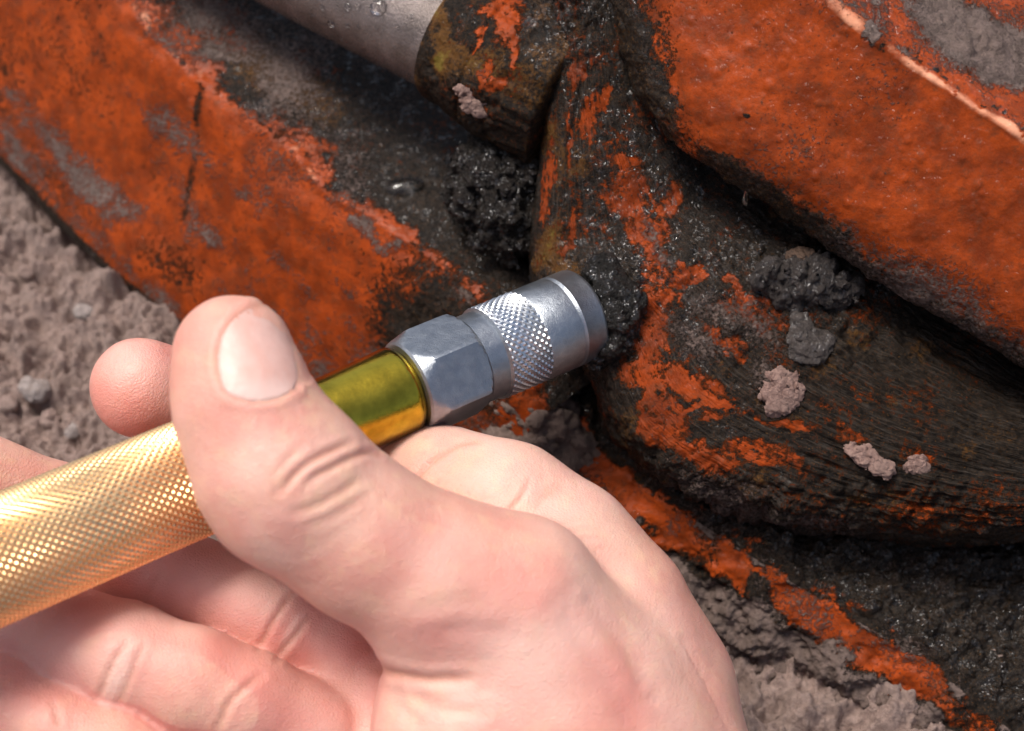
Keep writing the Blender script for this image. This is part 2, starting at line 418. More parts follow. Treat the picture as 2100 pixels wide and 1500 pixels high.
def finish_loft(parts, G, ts, disp, masks, mat, parent):
    """parts: [(name, t0, t1, label)] rows of the loft that become separate meshes"""
    W = to_world(unproj(G)); u, v = G[..., 0], G[..., 1]
    Nn, sg = grid_normals(W)
    W = W + Nn * disp(W, u, v, G, ts)[..., None]
    Nn, sg = grid_normals(W)
    for k in range(2):
        pass
    C = masks(W, u, v, G, ts)
    s = np.concatenate([[0], np.cumsum(np.linalg.norm(np.diff(W[len(W) // 2], axis=0), axis=1))]) / 100
    t = np.concatenate([[0], np.cumsum(np.linalg.norm(np.diff(W[:, W.shape[1] // 2], axis=0), axis=1))]) / 100
    UV = np.stack(np.broadcast_arrays(s[None, :], t[:, None]), -1)
    out = []
    for name, t0, t1, label in parts:
        r = np.where((ts >= t0 - 1e-6) & (ts <= t1 + 1e-6))[0]; sl = slice(r[0], r[-1] + 1)
        V = W[sl].reshape(-1, 3); F = grid_faces(r[-1] - r[0] + 1, W.shape[1])
        if sg > 0: F = F[:, ::-1]
        o = mesh_obj(name, V, F, mat, parent, True, C[sl].reshape(-1, 4), UV[sl].reshape(-1, 2))
        if label: o['label'] = label
        remember(V, F); out.append(o)
    return out
def pack(R, G, B, A): return np.stack([np.broadcast_to(x, R.shape) for x in (R, G, B, A)], -1)
def lumps(W, centers, r, h):
    d = np.zeros(W.shape[:-1])
    for c, rr, hh in zip(centers, r, h):
        q = ((W - c) ** 2).sum(-1) / rr ** 2; d = np.maximum(d, hh * np.clip(1 - q, 0, 1) ** .8)
    return d

# ---- left arm: long curved orange box, its side panel towards us and its wet top plate
A_root = thing('machine_arm', U(500, 650, -560), 'broad curved orange steel arm with dirt-streaked side, behind the thumb at the left', 'machine arm')
rid = [(120, -190, -600), (240, -30, -520), (300, 65, -470), (400, 165, -420), (520, 250, -380), (600, 325, -350), (665, 395, -320), (750, 445, -290), (850, 510, -255), (960, 600, -215), (1060, 720, -190), (1120, 850, -200)]
bot = [(-420, -120, -1110), (-160, 160, -960), (-60, 270, -900), (30, 365, -830), (100, 438, -775), (170, 503, -720), (260, 585, -670), (360, 660, -625), (480, 730, -590), (640, 830, -540), (820, 930, -480), (980, 1010, -430)]
bot, rid = np.array(bot, float), np.array(rid, float)
def lerp(a, b, t): return a * (1 - t) + b * t
mid1 = lerp(bot, rid, .35); mid1[:, 2] += 25; mid2 = lerp(bot, rid, .75); mid2[:, 2] += 30
b1 = lerp(bot, rid, .08); b1[:, 2] += 12
r_in = rid.copy(); r_in[:, 0] -= 20; r_in[:, 1] += 18; r_in[:, 2] -= 5
r_out = rid.copy(); r_out[:, 0] += 24; r_out[:, 1] -= 18; r_out[:, 2] -= 9
top1 = shifted(rid, 150, -110, -75); top2 = shifted(rid, 330, -250, -190); top3 = shifted(rid, 560, -430, -330)
back = shifted(bot, 40, -30, -160)
G, ts, _ = loft([back, bot, b1, mid1, mid2, r_in, rid, r_out, top1, top2, top3], 4.5)
def dsp(W, u, v, G, ts):
    T = ts[:, None]; side = 1 - sstep(5.4, 6.2, T + 0 * u)
    d = fbm(W, 300, 3) * 9 * side + fbm(W, 40, 4) * 1.6 + fbm(W, 60, 4, .6, 5) * 7 * (1 - np.clip(np.abs(T - 6) / 1.3, 0, 1))
    q = np.stack([(u + v) * .55, (u - v) * 2.2, 0 * u], -1)
    d += fbm(q, 260, 3) * 3.5 * side
    d += (1 - side) * (fbm(W, 160, 3) * 6 + billow(W, 60, 4) * 5 * sstep(700, 1000, u))
    d += billow(W, 45, 4) * 8 * blob(u, v, 960, 700, 190, 170, 40, .6)
    d -= 4 * stroke(u, v, [(412, 175), (405, 250), (398, 330), (385, 400), (375, 440)], 6) * side * .6
    return d
def msk(W, u, v, G, ts):
    T = ts[:, None] + 0 * u; side = 1 - sstep(5.9, 6.3, T)
    uu = u + fbm(W, 60, 4) * 22; vv = v + fbm(W, 60, 4, off=7) * 22
    q = np.stack([(u + v) * .5, (u - v) * 1.6, 0 * u], -1)
    st = fbm(q, 150, 4)
    R = .92 + .12 * fbm(W, 260, 3) + .22 * st
    R = R - .25 * blob(uu, vv, 20, 330, 130, 230, -35, .6)
    R = R - .5 * stroke(uu * .3 + u * .7, v, [(412, 150), (405, 250), (398, 330), (385, 400), (372, 450)], 6, .9)
    R = R - .7 * stroke(u, v, bot[:, :2], 9, .6)  # dark contact line where the arm meets the ground, shade painted in
    R = R - .8 * blob(uu, vv, 945, 690, 160, 190, 30, .5) * .9 - .2 * blob(uu, vv, 640, 760, 120, 80)
    Gm = .17 + .36 * st + .22 * fbm(W, 50, 4, .65, 2) + .2 * blob(uu, vv, 110, 330, 60, 190, -35, .8) + .12 * stroke(uu, vv, bot[:, :2], 50, .8)
    Gm += .36 * blob(uu, vv, 410, 490, 50, 22, 35, .9) + .3 * blob(uu, vv, 690, 330, 26, 60, -30) + .22 * blob(uu, vv, 230, 400, 30, 60, -35, .9)
    Gm += .3 * stroke(uu, vv, [(860, 480), (790, 520), (740, 440)], 14)
    Rt = .15 + .30 * fbm(W, 60, 4) + .7 * (1 - sstep(6.2, 7.3, T)) + .75 * stroke(uu, vv, [(250, -30), (330, 60), (420, 150)], 34) + .85 * blob(uu, vv, 600, 270, 60, 34, 35) + .95 * blob(uu, vv, 655, 330, 40, 50, 40)
    Rt = Rt * (.75 + .5 * fbm(W, 50, 4, .65, 3))
    Rt += .6 * stroke(uu, vv, [(700, 400), (760, 440), (840, 480)], 16) + .35 * blob(uu, vv, 430, 40, 120, 60, 30)
    Gt = .36 + .28 * fbm(W, 120, 4) + .35 * blob(uu, vv, 480, 110, 220, 80, 38, .7) - .5 * blob(uu, vv, 480, 180, 60, 30, 20) - .4 * blob(uu, vv, 930, 430, 120, 200)
    R = lerp(Rt, R, side); Gm = lerp(Gt, Gm, side)
    A = .1 + .55 * (1 - side) * blob(uu, vv, 560, 150, 200, 60, 30, .7) + side * (.35 * blob(uu, vv, 220, 260, 90, 16, 45) )
    B = lerp(.6 + 0 * u, .25 + 0 * u, side)
    return pack(np.clip(R, 0, 2), np.clip(Gm, 0, 1), np.clip(B, 0, 1), np.clip(A, 0, 1))
finish_loft([('side_panel', 0, 6, 'orange side panel with pale dirt streaks'), ('top_plate', 6, 10, 'dark wet top plate')], G, ts, dsp, msk, M_grime, A_root)

# ---- pivot boss: the greasy round casting with the grease fitting
B_root = thing('pivot_boss', U(1600, 1000, -250), 'dark grease-caked rounded pivot casting with worn orange paint, between the two orange plates', 'pivot')
Bp = np.array([(1150, -120, -40), (1138, 100, -45), (1120, 250, -80), (1104, 400, -120), (1094, 530, -150), (1130, 650, -130), (1205, 760, -110), (1245, 880, -110), (1340, 965, -110), (1470, 1030, -110), (1640, 1085, -110), (1850, 1112, -110), (2080, 1105, -110), (2330, 1060, -120)], float)
Gp = np.array([(1300, -120, -160), (1330, 110, -140), (1390, 230, -120), (1470, 310, -110), (1560, 380, -100), (1650, 430, -90), (1720, 480, -80), (1790, 535, -80), (1870, 590, -80), (1960, 650, -80), (2070, 720, -80), (2190, 790, -80), (2330, 870, -90), (2500, 950, -100)], float)
H = np.array([20, 20, 10, 0, -5, 40, 60, 75, 90, 100, 105, 105, 100, 90.])
def rail(t, f, dz=0):
    r = lerp(Bp, Gp, t); zb = Bp[:, 2] * (1 - f) + H * f; r[:, 2] = zb + dz; return r
g0 = rail(0, 0); g0[:, 0] += 25; g0[:, 1] -= 12; g0[:, 2] -= 280
gl = Gp.copy(); gl[:, 0] += 60; gl[:, 1] -= 45; gl[:, 2] -= 240
G, ts, _ = loft([g0, rail(0, 0), rail(.035, .45), rail(.11, .80), rail(.30, .96), rail(.52, 1.0), rail(.74, .85), rail(.9, .45), Gp, gl], 3.8)
def dsp(W, u, v, G, ts):
    T = ts[:, None] + 0 * u
    sN = np.linspace(0, 1, u.shape[1])[None] + 0 * u
    d = fbm(W, 220, 3) * 12 + fbm(W, 30, 4, .6) * 2.6
    drum = sstep(1450, 1750, u) * sstep(600, 720, v) + 0 * u
    q = np.stack([sN * 9, T * 17 + fbm(W, 200, 2) * .8, 0 * u], -1)
    d += (vnoise(q * np.array([1, 1.5, 1])) * 2 - 1) * 5.5 * np.clip(drum + .15, 0, 1) + (vnoise(q * np.array([3, 4.2, 1]) + 9) * 2 - 1) * 3.2 * drum
    rough = .25 + .9 * blob(u, v, 1400, 1010, 330, 70, 22, .8) + .8 * blob(u, v, 1210, 640, 100, 130, 0, .6) + .9 * blob(u, v, 1640, 600, 200, 110, 15, .6) \
        + .5 * blob(u, v, 1480, 700, 160, 60, 30, .7) + .7 * blob(u, v, 1830, 1040, 300, 60, 5, .7) + .7 * blob(u, v, 1170, 60, 60, 100) + .5 * blob(u, v, 1330, 560, 90, 60)
    d += (billow(W, 55, 5, .6) - .35) * 26 * np.clip(rough, 0, 1.1)
    d += 14 * blob(u, v, 1680, 590, 130, 55, 22, .8) + 10 * stroke(u, v, [(1500, 690), (1600, 760)], 40, .8)
    d -= 6 * stroke(u, v, [(1200, 150), (1165, 300), (1160, 450), (1180, 540)], 5)       # the corner line beside the left bevel
    d += 5 * blob(u, v, 1310, 390, 110, 70, 45, .4)
    return d
def msk(W, u, v, G, ts):
    T_ = ts[:, None] + 0 * u
    uu = u + fbm(W, 46, 4, .6) * 20; vv = v + fbm(W, 46, 4, .6, off=7) * 20
    R = .24 + .30 * fbm(W, 90, 4)
    for a in [(1178, 145, 16, 34, 0), (1168, 290, 7, 90, 8), (1268, 338, 44, 17, 10), (1290, 395, 56, 48, 45), (1370, 410, 26, 40, 10), (1325, 470, 52, 42, 30), (1345, 545, 34, 70, 5),
              (1400, 570, 18, 60, 35), (1355, 640, 34, 60, -5), (1325, 690, 62, 44, 30), (1330, 770, 50, 60, -20), (1360, 860, 60, 60, 20), (1420, 790, 90, 30, 25),
              (1215, 240, 22, 60, 10), (1124, 380, 6, 110, 5), (1172, 480, 10, 60, 5), (1530, 640, 70, 34, 35), (1440, 930, 90, 30, 20), (1560, 930, 110, 20, 15),
              (1480, 700, 60, 16, 35), (1740, 890, 40, 22, 40), (1600, 870, 60, 14, 20), (1245, 205, 14, 30, 20), (1500, 850, 60, 10, -10)]:
        R = np.maximum(R, 1.0 * blob(uu, vv, *a, .5) * (.95 - .12 * (a[0] > 1420)))
    R = R * (.62 + .5 * np.clip(fbm(np.stack([np.linspace(0, 1, u.shape[1])[None] * 1500 + 0 * u, T_ * 900, 0 * u], -1), 90, 4, .65) + .45, 0, 1))
    for s_ in ([(1400, 600), (1445, 545)], [(1530, 610), (1490, 560), (1555, 690)], [(1380, 760), (1460, 830), (1500, 835)], [(1395, 845), (1490, 838)], [(1345, 790), (1300, 880)]):
        R = np.maximum(R, .95 * stroke(uu, vv, s_, 8))
    Gm = .12 + .28 * fbm(W, 110, 4)
    for a in [(1520, 660, 160, 50, 30), (1590, 790, 80, 46, 40), (1490, 1010, 220, 34, 22), (1430, 700, 90, 40, 30), (1620, 1060, 200, 30, 10), (1800, 900, 120, 20, 20), (1350, 500, 100, 20, 60)]:
        Gm = np.maximum(Gm, .62 * blob(uu, vv, *a, .9))
    Gm = Gm - .3 * blob(u, v, 1950, 850, 320, 230)
    B = .42 - .34 * blob(u, v, 1950, 850, 400, 230, 0, .6) + .5 * blob(u, v, 1400, 430, 200, 200, 30, .8) + .5 * blob(u, v, 1240, 620, 90, 120) + .4 * blob(u, v, 1680, 590, 160, 80) + .35 * blob(u, v, 1150, 50, 90, 160)
    A = .12 + .45 * fbm(W, 70, 4) + .34 * blob(uu, vv, 1150, 400, 60, 260, 0, .8) + .35 * blob(uu, vv, 1230, 900, 80, 60)
    return pack(np.clip(R, 0, 2), np.clip(Gm, 0, 1), np.clip(B, 0, 1), np.clip(A, 0, 1))
finish_loft([('casting', 0, 9, None)], G, ts, dsp, msk, M_boss, B_root)

# ---- clevis bracket: the two orange plates the boss sits between
K_root = thing('clevis_bracket', U(1900, 1300, -200), 'orange steel bracket whose two thick curved plates hold the greasy pivot between them', 'bracket')
eU = np.array([(1225, -120, 30), (1262, 20, 35), (1287, 130, 45), (1340, 240, 55), (1440, 335, 70), (1600, 437, 85), (1800, 567, 100), (2000, 692, 115), (2300, 880, 130)], float)
rU = np.array([(1500, -150, 315), (1690, -5, 330), (1780, 68, 338), (1850, 118, 344), (1920, 165, 350), (2000, 220, 356), (2090, 275, 360), (2190, 335, 364), (2400, 460, 370)], float)
def um(t, z): r = lerp(eU, rU, t); r[:, 2] = lerp(eU[:, 2], rU[:, 2], z); return r
und = eU.copy(); und[:, 0] += 60; und[:, 1] -= 50; und[:, 2] -= 300
und1 = eU.copy(); und1[:, 0] += 8; und1[:, 1] -= 7; und1[:, 2] -= 60
rin = shifted(rU, -10, 9, -6); rout = shifted(rU, 10, -9, -8)
G, ts, _ = loft([und, und1, eU, um(.05, .22), um(.16, .42), um(.55, .72), rin, rU, rout, shifted(rU, 120, -100, -130), shifted(rU, 420, -360, -520)], 4.2)
cs = to_world(unproj(np.stack([rng.uniform(1260, 2100, 150), rng.uniform(0, 700, 150), np.zeros(150)], -1)))
def dsp(W, u, v, G, ts):
    T = ts[:, None] + 0 * u
    d = fbm(W, 340, 2) * 9 + fbm(W, 75, 3) * 2.6 + fbm(W, 20, 3) * .9
    r2 = np.random.default_rng(3); uc = r2.uniform(1270, 2100, 260); vc = r2.uniform(0, 720, 260); rr = 4 + 9 * r2.uniform(0, 1, 260) ** 3
    m = np.zeros_like(u)
    for a, b, c in zip(uc, vc, rr):
        q = ((u - a) ** 2 + (v - b) ** 2 * .7) / c ** 2; s_ = q < 1
        m[s_] = np.maximum(m[s_], c * .3 * (1 - q[s_]))
    d += m * (T > 2.5)
    edge = 1 - sstep(2.6, 4.0, T)
    d += (billow(W, 40, 4, .6) - .3) * 11 * edge
    d += (billow(W, 70, 5, .6) - .2) * 20 * blob(u, v, 1990, 75, 130, 60, 35, .6) * (T > 7)
    d += fbm(W, 28, 3) * 1.5 * (np.abs(T - 7) < .8)
    return d
def msk(W, u, v, G, ts):
    T = ts[:, None] + 0 * u
    uu = u + fbm(W, 50, 4, .6) * 16; vv = v + fbm(W, 50, 4, .6, off=7) * 16
    de = seg_dist(uu, vv, eU[:, :2])
    R = 1.0 - 1.0 * (1 - sstep(10, 66, de)) * (.72 + .5 * fbm(W, 130, 3)) + .10 * fbm(W, 200, 3)
    R -= .55 * blob(uu, vv, 1300, 100, 60, 150, -12, .8)
    R = np.where(T < 2.2, .1, R)
    Gm = .16 + .22 * fbm(W, 170, 4) + .35 * (1 - sstep(0, 120, de)) * sstep(1500, 1900, u)
    tp = sstep(7.1, 7.6, T)
    Gm += tp * (.3 * fbm(W, 40, 4) + .2 + .85 * blob(uu, vv, 1990, 75, 120, 55, 35, .5) + .5 * blob(uu, vv, 2080, 120, 60, 60)) + .7 * stroke(uu, vv, [(1772, 62), (1785, 76)], 12)
    R -= .9 * tp * blob(uu, vv, 1990, 75, 130, 60, 35, .5) + .9 * blob(uu, vv, 1782, 72, 15, 18) + .8 * blob(uu, vv, 1812, 88, 9, 9) + .8 * blob(uu, vv, 1527, 240, 9, 9)
    spots = np.random.default_rng(5)
    for _ in range(26):
        a = spots.uniform(); p = lerp(rU[1], rU[7], a); R -= .8 * blob(uu, vv, p[0] + spots.uniform(-9, 9), p[1] + spots.uniform(-9, 9), spots.uniform(3, 8), spots.uniform(3, 7))
    R += (.62 + .5 * fbm(W, 45, 4, .65, 9)) * stroke(u + fbm(W, 60, 2) * 5, v + fbm(W, 60, 2, off=4) * 5, rU[:, :2], 9, .95)  # ridge stroke: worn paint with the edge highlight painted in
    B = .6 + .3 * tp
    A = .12 + .3 * (1 - sstep(0, 80, de))
    return pack(np.clip(R, 0, 2), np.clip(Gm, 0, 1), np.clip(B, 0, 1), np.clip(A, 0, 1))
finish_loft([('side_plate', 0, 10, 'upper plate with a broad bumpy orange face and worn upper edge with a painted-in highlight')], G, ts, dsp, msk, M_grime, K_root)

rL = np.array([(1130, 800, -300), (1235, 930, -210), (1330, 1008, -160), (1430, 1068, -130), (1520, 1125, -100), (1640, 1203, -75), (1760, 1273, -55), (1900, 1358, -35), (2050, 1478, -15), (2260, 1640, 5)], float)
G, ts, _ = loft([shifted(rL, -170, 210, -260), shifted(rL, -125, 140, -95), shifted(rL, -70, 72, -42), shifted(rL, -22, 20, -10), rL, shifted(rL, 22, -16, -10), shifted(rL, 130, -85, -70), shifted(rL, 340, -220, -190), shifted(rL, 640, -430, -330)], 3.9)
def dsp(W, u, v, G, ts):
    T = ts[:, None] + 0 * u; top = sstep(4.2, 5.2, T); sd = 1 - sstep(1.8, 3.2, T)
    d = fbm(W, 200, 3) * 9 + fbm(W, 24, 4, .6) * 3
    d += top * ((billow(W, 80, 5, .62) - .25) * 38 + terrace(W, 70, 3) * 6 + (billow(W, 34, 4, .62, 6) - .3) * 17 + (vnoise(W / 17 + 4) - .5) * 8)
    d += sd * ((billow(W, 90, 5, .6) - .3) * 34 + terrace(W, 60, 3) * 9)
    d -= 9 * sstep(.1, .5, fbm(W, 70, 3, off=3)) * (1 - top)
    return d
def msk(W, u, v, G, ts):
    T = ts[:, None] + 0 * u; top = sstep(4.4, 5.0, T)
    uu = u + fbm(W, 40, 4, .6) * 24; vv = v + fbm(W, 40, 4, .6, off=7) * 24
    de = seg_dist(uu, vv, shifted(rL, -22, 26, 0)[:, :2])
    R = .98 * (1 - sstep(20, 54, de)) + .22 * fbm(W, 110, 3) - .35 * blob(uu, vv, 1450, 1120, 30, 40) - .8 * blob(uu, vv, 1560, 1210, 22, 46, -20) - .35 * sstep(1880, 2000, uu)
    R = np.where(T > 5, R - .7 * sstep(5, 5.6, T), R)
    Gm = .26 + .3 * fbm(W, 90, 4) + (T < 3.95) * (.85 * sstep(28, 62, de + fbm(W, 60, 3) * 18)) - top * .06 - .3 * sstep(1950, 2050, uu) * top
    B = .25 + .55 * top
    A = .16 + .25 * blob(uu, vv, 1290, 960, 80, 60) + .2 * blob(uu, vv, 1720, 1270, 120, 30, 33)
    return pack(np.clip(R, 0, 2), np.clip(Gm, 0, 1), np.clip(B, 0, 1), np.clip(A, 0, 1))
finish_loft([('side_plate', 0, 8, 'lower plate, mud-caked on top, with a chipped orange edge')], G, ts, dsp, msk, M_grime, K_root)

# ---- hydraulic cylinder: rod and its rusty end
H_root = thing('hydraulic_cylinder', U(1000, 120, -330), 'grey wet hydraulic rod with rusty end fitting, running in from the top edge', 'hydraulic cylinder')
def frame(a, b):
    ax = (b - a) / np.linalg.norm(b - a); t = np.cross(ax, [0, 0, 1.0]); t /= np.linalg.norm(t); return ax, t, np.cross(t, ax)
def tube(a, b, prof, nseg, disp=None, wrap_cap=True):
    """prof: list of (distance from a, radius)"""
    ax, e1, e2 = frame(a, b); th = np.linspace(0, 2 * np.pi, nseg, endpoint=False)
    s = np.array([p[0] for p in prof])[:, None]; r = np.array([p[1] for p in prof])[:, None] + 0 * th[None]
    dirs = np.cos(th)[:, None] * e1 + np.sin(th)[:, None] * e2
    W = a + s[..., None] * ax + r[..., None] * dirs[None]
    if disp is not None: W = W + disp(W, s + 0 * th, th[None] + 0 * s)[..., None] * dirs[None]
    return W, th
ra = U(300, -244, -420); rb = U(925, 76, -205)
L0 = np.linalg.norm(rb - ra)
W, th = tube(ra, rb, [(x, 128) for x in np.linspace(0, L0 + 60, 60)], 120)
o = mesh_obj('rod', W.reshape(-1, 3), grid_faces(60, 120, True), M_rod, H_root); remember(W.reshape(-1, 3), grid_faces(60, 120, True))
ax = (rb - ra) / L0
prof = [(L0 - 6, 100), (L0 - 6, 128), (L0 - 3, 137), (L0 + 6, 141)] + [(L0 + x, 143 + 16 * sstep(0, 160, x)) for x in np.arange(10, 230, 4.)] + [(L0 + 290, 154), (L0 + 296, 148), (L0 + 300, 120), (L0 + 300, 30)]
def rdisp(W, s, t):
    k = sstep(L0 - 2, L0 + 30, s)
    return k * (fbm(W, 120, 3) * 7 + (billow(W, 50, 5, .6) - .3) * (9 + 12 * sstep(L0 + 130, L0 + 220, s)) + fbm(W, 16, 3) * 1.8) - 5 * k * (np.abs(s - L0 - 120) < 5)
W, th = tube(ra, rb, prof, 250, rdisp)
u, v, z = from_world(W); uu = u + fbm(W, 40, 4, .6) * 16; vv = v + fbm(W, 40, 4, .6, off=7) * 16
R = .2 + .25 * fbm(W, 70, 4)
for a in [(1040, 30, 34, 70, 5), (1010, 20, 30, 16, 0), (975, 85, 10, 40, 20), (1018, 170, 20, 22, 40), (990, 150, 12, 30, 10), (1050, 100, 12, 70, 5)]: R = np.maximum(R, .8 * blob(uu, vv, *a, .5))
A = .36 + .45 * fbm(W, 60, 4) + .3 * blob(uu, vv, 925, 125, 34, 60, -20) + .4 * blob(uu, vv, 900, 60, 26, 100)
C = pack(np.clip(R, 0, 1), np.clip(.14 + .25 * fbm(W, 60, 4), 0, 1), .25 + .6 * blob(u, v, 1130, 60, 60, 90), np.clip(A, 0, 1))
F = grid_faces(len(prof), 250, True)
mesh_obj('rod_end', W.reshape(-1, 3), F, M_grime, H_root, True, C.reshape(-1, 4), np.zeros((W.size // 3, 2))); remember(W.reshape(-1, 3), F)

BV = [(V, BVHTree.FromPolygons([Vector(x) for x in V], F.tolist())) for V, F in SURF]

# ------------------------------------------------------------------ clods, crusts, pebbles
def clod(name, c, prims, mat, label, cat, group=None, h=5.0, amp=10, wl=36, seed=0, blk=.45, nrm=None, squash=.5):
    """prims: (x, y, z, r) in px around c (camera frame axes)"""
    P = np.array([p[:3] for p in prims]) @ RM.T; r = np.array([p[3] for p in prims])
    lo = (P - r[:, None] * 1.6).min(0) - 2 * h; hi = (P + r[:, None] * 1.6).max(0) + 2 * h
    ax = [np.arange(a, b, h) for a, b in zip(lo, hi)]
    X = np.stack(np.meshgrid(*ax, indexing='ij'), -1).astype(np.float32)
    f = None
    for p, q in zip(P, r):
        d = np.linalg.norm(X - p, axis=-1) - q; f = d if f is None else smin(f, d, 18)
    N_ = X + c
    f = f - (billow(N_, wl, 4, .6, seed) - blk) * amp * 2
    V, F = surface_nets(f, lo, h)
    V = relax(V, F, 1, .4); V = V + c
    Nn = mesh_normals(V, F); Nn = Nn if ((V - V.mean(0)) * Nn).sum() > 0 else -Nn
    V = V + Nn * (terrace(V, wl * .8, 2.2, seed) * amp * .28 + (billow(V, wl * .4, 3, .65, seed) - .4) * amp * .5)[:, None]
    if nrm is not None:                      # pressed flat against what it sticks to
        o_ = V - c; V = c + o_ - nrm * ((o_ @ nrm) * (1 - squash))[:, None]
    root = mesh_obj(name, V, F, mat)
    me = root.data; me.transform(Matrix.Translation(-Vector(c) * S)); root.location = Vector(c) * S
    tag(root, label, cat, group); return root
def on(u, v, lift=0):
    p, n = hit(u, v); return p + n * lift, n
def on_z(u, v, z): return U(u, v, z)

c = U(1012, 400, -190)
clod('mud_clod', c, [(-20, 85, -10, 48), (30, 80, 0, 52), (55, 20, 0, 60), (0, 25, 10, 62), (-45, 10, 0, 44), (20, -50, 5, 60), (62, -60, -5, 48), (40, -105, -10, 40), (-20, -20, 0, 50), (72, -10, -40, 60), (10, 0, -80, 90)],
     M_clod, 'crumbly wet black clod of mud wedged left of the pivot, above the silver coupler', 'mud clod', h=4.2, amp=17, wl=44, seed=3)
c, n = on(1262, 632, 0)
clod('grease_blob', c, [(-12, 40, 10, 42), (-2, -10, 15, 46), (12, 14, 5, 44), (0, -52, 0, 38), (-30, 70, -5, 34), (-45, -20, -25, 60), (-30, -75, -30, 45)],
     M_grease, 'glossy black blob of grease squeezed out beside the silver coupler tip', 'grease', h=4.2, amp=9, wl=40, seed=8)
c, n = on(1660, 700, 2)
clod('mud_flake', c, [(-22, 46, 6, 15), (-18, 22, 9, 22), (0, 0, 12, 28), (20, -5, 10, 22), (-22, -18, 9, 22), (8, -30, 9, 18), (36, 6, 6, 14)], mat_mud('grey_flake_mud', (.03, .024, .021), (.095, .078, .07), .65, .3, 8, .7), 'grey triangular flake of mud stuck in the middle of the pivot', 'mud flake', h=3.5, amp=6, wl=26, seed=2, nrm=n, squash=.5)
c, n = on(1670, 600, -22)
clod('mud_clod', c, [(-90, 34, 10, 34), (-60, 10, 12, 36), (-24, 22, 16, 38), (12, 4, 18, 40), (50, -6, 16, 36), (84, -22, 10, 30), (-36, -20, 8, 28), (30, 36, 10, 26), (112, -8, 4, 22), (-10, -36, 4, 20)],
     M_greyclod, 'wide glistening grey-black lump of mud on the pivot, below the upper plate', 'mud clod', h=3.8, amp=11, wl=34, seed=14, nrm=n, squash=.75)
c, n = on(1605, 812, -3)
clod('clay_crumb', c, [(-10, -22, 8, 22), (14, -10, 10, 22), (28, 6, 8, 16), (0, 16, 8, 20), (-24, 30, 6, 12), (20, 28, 5, 14), (-30, 8, 5, 12), (-4, 44, 3, 12)], M_pale, 'pale dry crumb of clay on the pivot, right below the grey triangular flake', 'clay', h=3.0, amp=6, wl=22, seed=5, nrm=n, squash=.5)
c, n = on(1788, 940, -2)
clod('clay_crumb', c, [(-36, 20, 5, 14), (-20, 8, 7, 17), (0, -2, 8, 17), (20, -10, 8, 18), (34, -22, 6, 12), (-8, 18, 5, 12)], M_pale, 'long reddish crumb of clay low on the pivot', 'clay', h=3.0, amp=6, wl=20, seed=6, nrm=n, squash=.5)
c, n = on(1878, 960, -2)
clod('clay_crumb', c, [(-8, 0, 7, 15), (10, 4, 7, 14), (2, 12, 5, 10), (14, -8, 4, 9)], M_pale, 'small whitish crumb of clay, rightmost on the pivot', 'clay', h=2.6, amp=4, wl=16, seed=7, nrm=n, squash=.5)
c, n = on(1638, 545, 26)
clod('mud_pellet', c, [(0, 0, 8, 20), (12, 6, 6, 13), (-10, -8, 6, 13)], mat_mud('brown_mud', (.06, .04, .03), (.14, .09, .065), .6, .3, 5), 'small brown pellet of mud under the edge of the upper orange plate', 'mud pellet', h=2.8, amp=5, wl=18, seed=9, nrm=n, squash=.5)
c, n = on(972, 205, -2)
clod('clay_crumb', c, [(-30, 22, 4, 10), (-12, 18, 5, 12), (6, 14, 5, 12), (20, -4, 5, 11), (-16, -12, 5, 12), (0, -24, 5, 12), (14, -36, 4, 9), (26, -14, 3, 9)], M_pale, 'scaly pale crust of clay on the rusty end of the hydraulic rod', 'clay', h=2.8, amp=5, wl=18, seed=10, nrm=n, squash=.5)
c = U(1120, 890, -290)
clod('mud_clod', c, [(-60, 60, 0, 60), (0, 20, 10, 75), (60, -30, 0, 66), (110, -80, -5, 60), (-20, -60, 0, 80), (-80, -20, -20, 60), (150, -40, -40, 60)], mat_mud('grey_brown_mud', (.13, .09, .074), (.26, .19, .16), .85, .1, 9),
     'grey-brown lump of dry mud under the silver coupler, beside the index finger', 'mud clod', h=5, amp=14, wl=60, seed=12)
pr = np.random.default_rng(11)
names = ['flat pale stone on the ground at the left edge', 'small grey stone at the far left under the larger pale one', 'rounded stone on the ground left of the thumb', 'light chip of stone between the fingertip and the left edge', 'grey chip of stone near the middle fingertip at the left', 'little stone on the mud below the arm at the upper left']
for k, (u_, v_, r_) in enumerate([(70, 800, 34), (15, 830, 20), (175, 640, 22), (110, 862, 20), (150, 880, 18), (60, 560, 18)]):
    c, n = on(u_, v_, 2)
    q = [(pr.uniform(-.6, .6) * r_, pr.uniform(-.45, .45) * r_, pr.uniform(-3, 5), r_ * pr.uniform(.5, .75)) for _ in range(4)]
    clod('stone', c, q, M_soil if k % 2 else mat_mud('pale_stone', (.22, .18, .16), (.36, .31, .29), .9, 0, 4), names[k], 'stone', 'stones on the mud at the left', h=4.5, amp=4, wl=30, seed=20 + k)

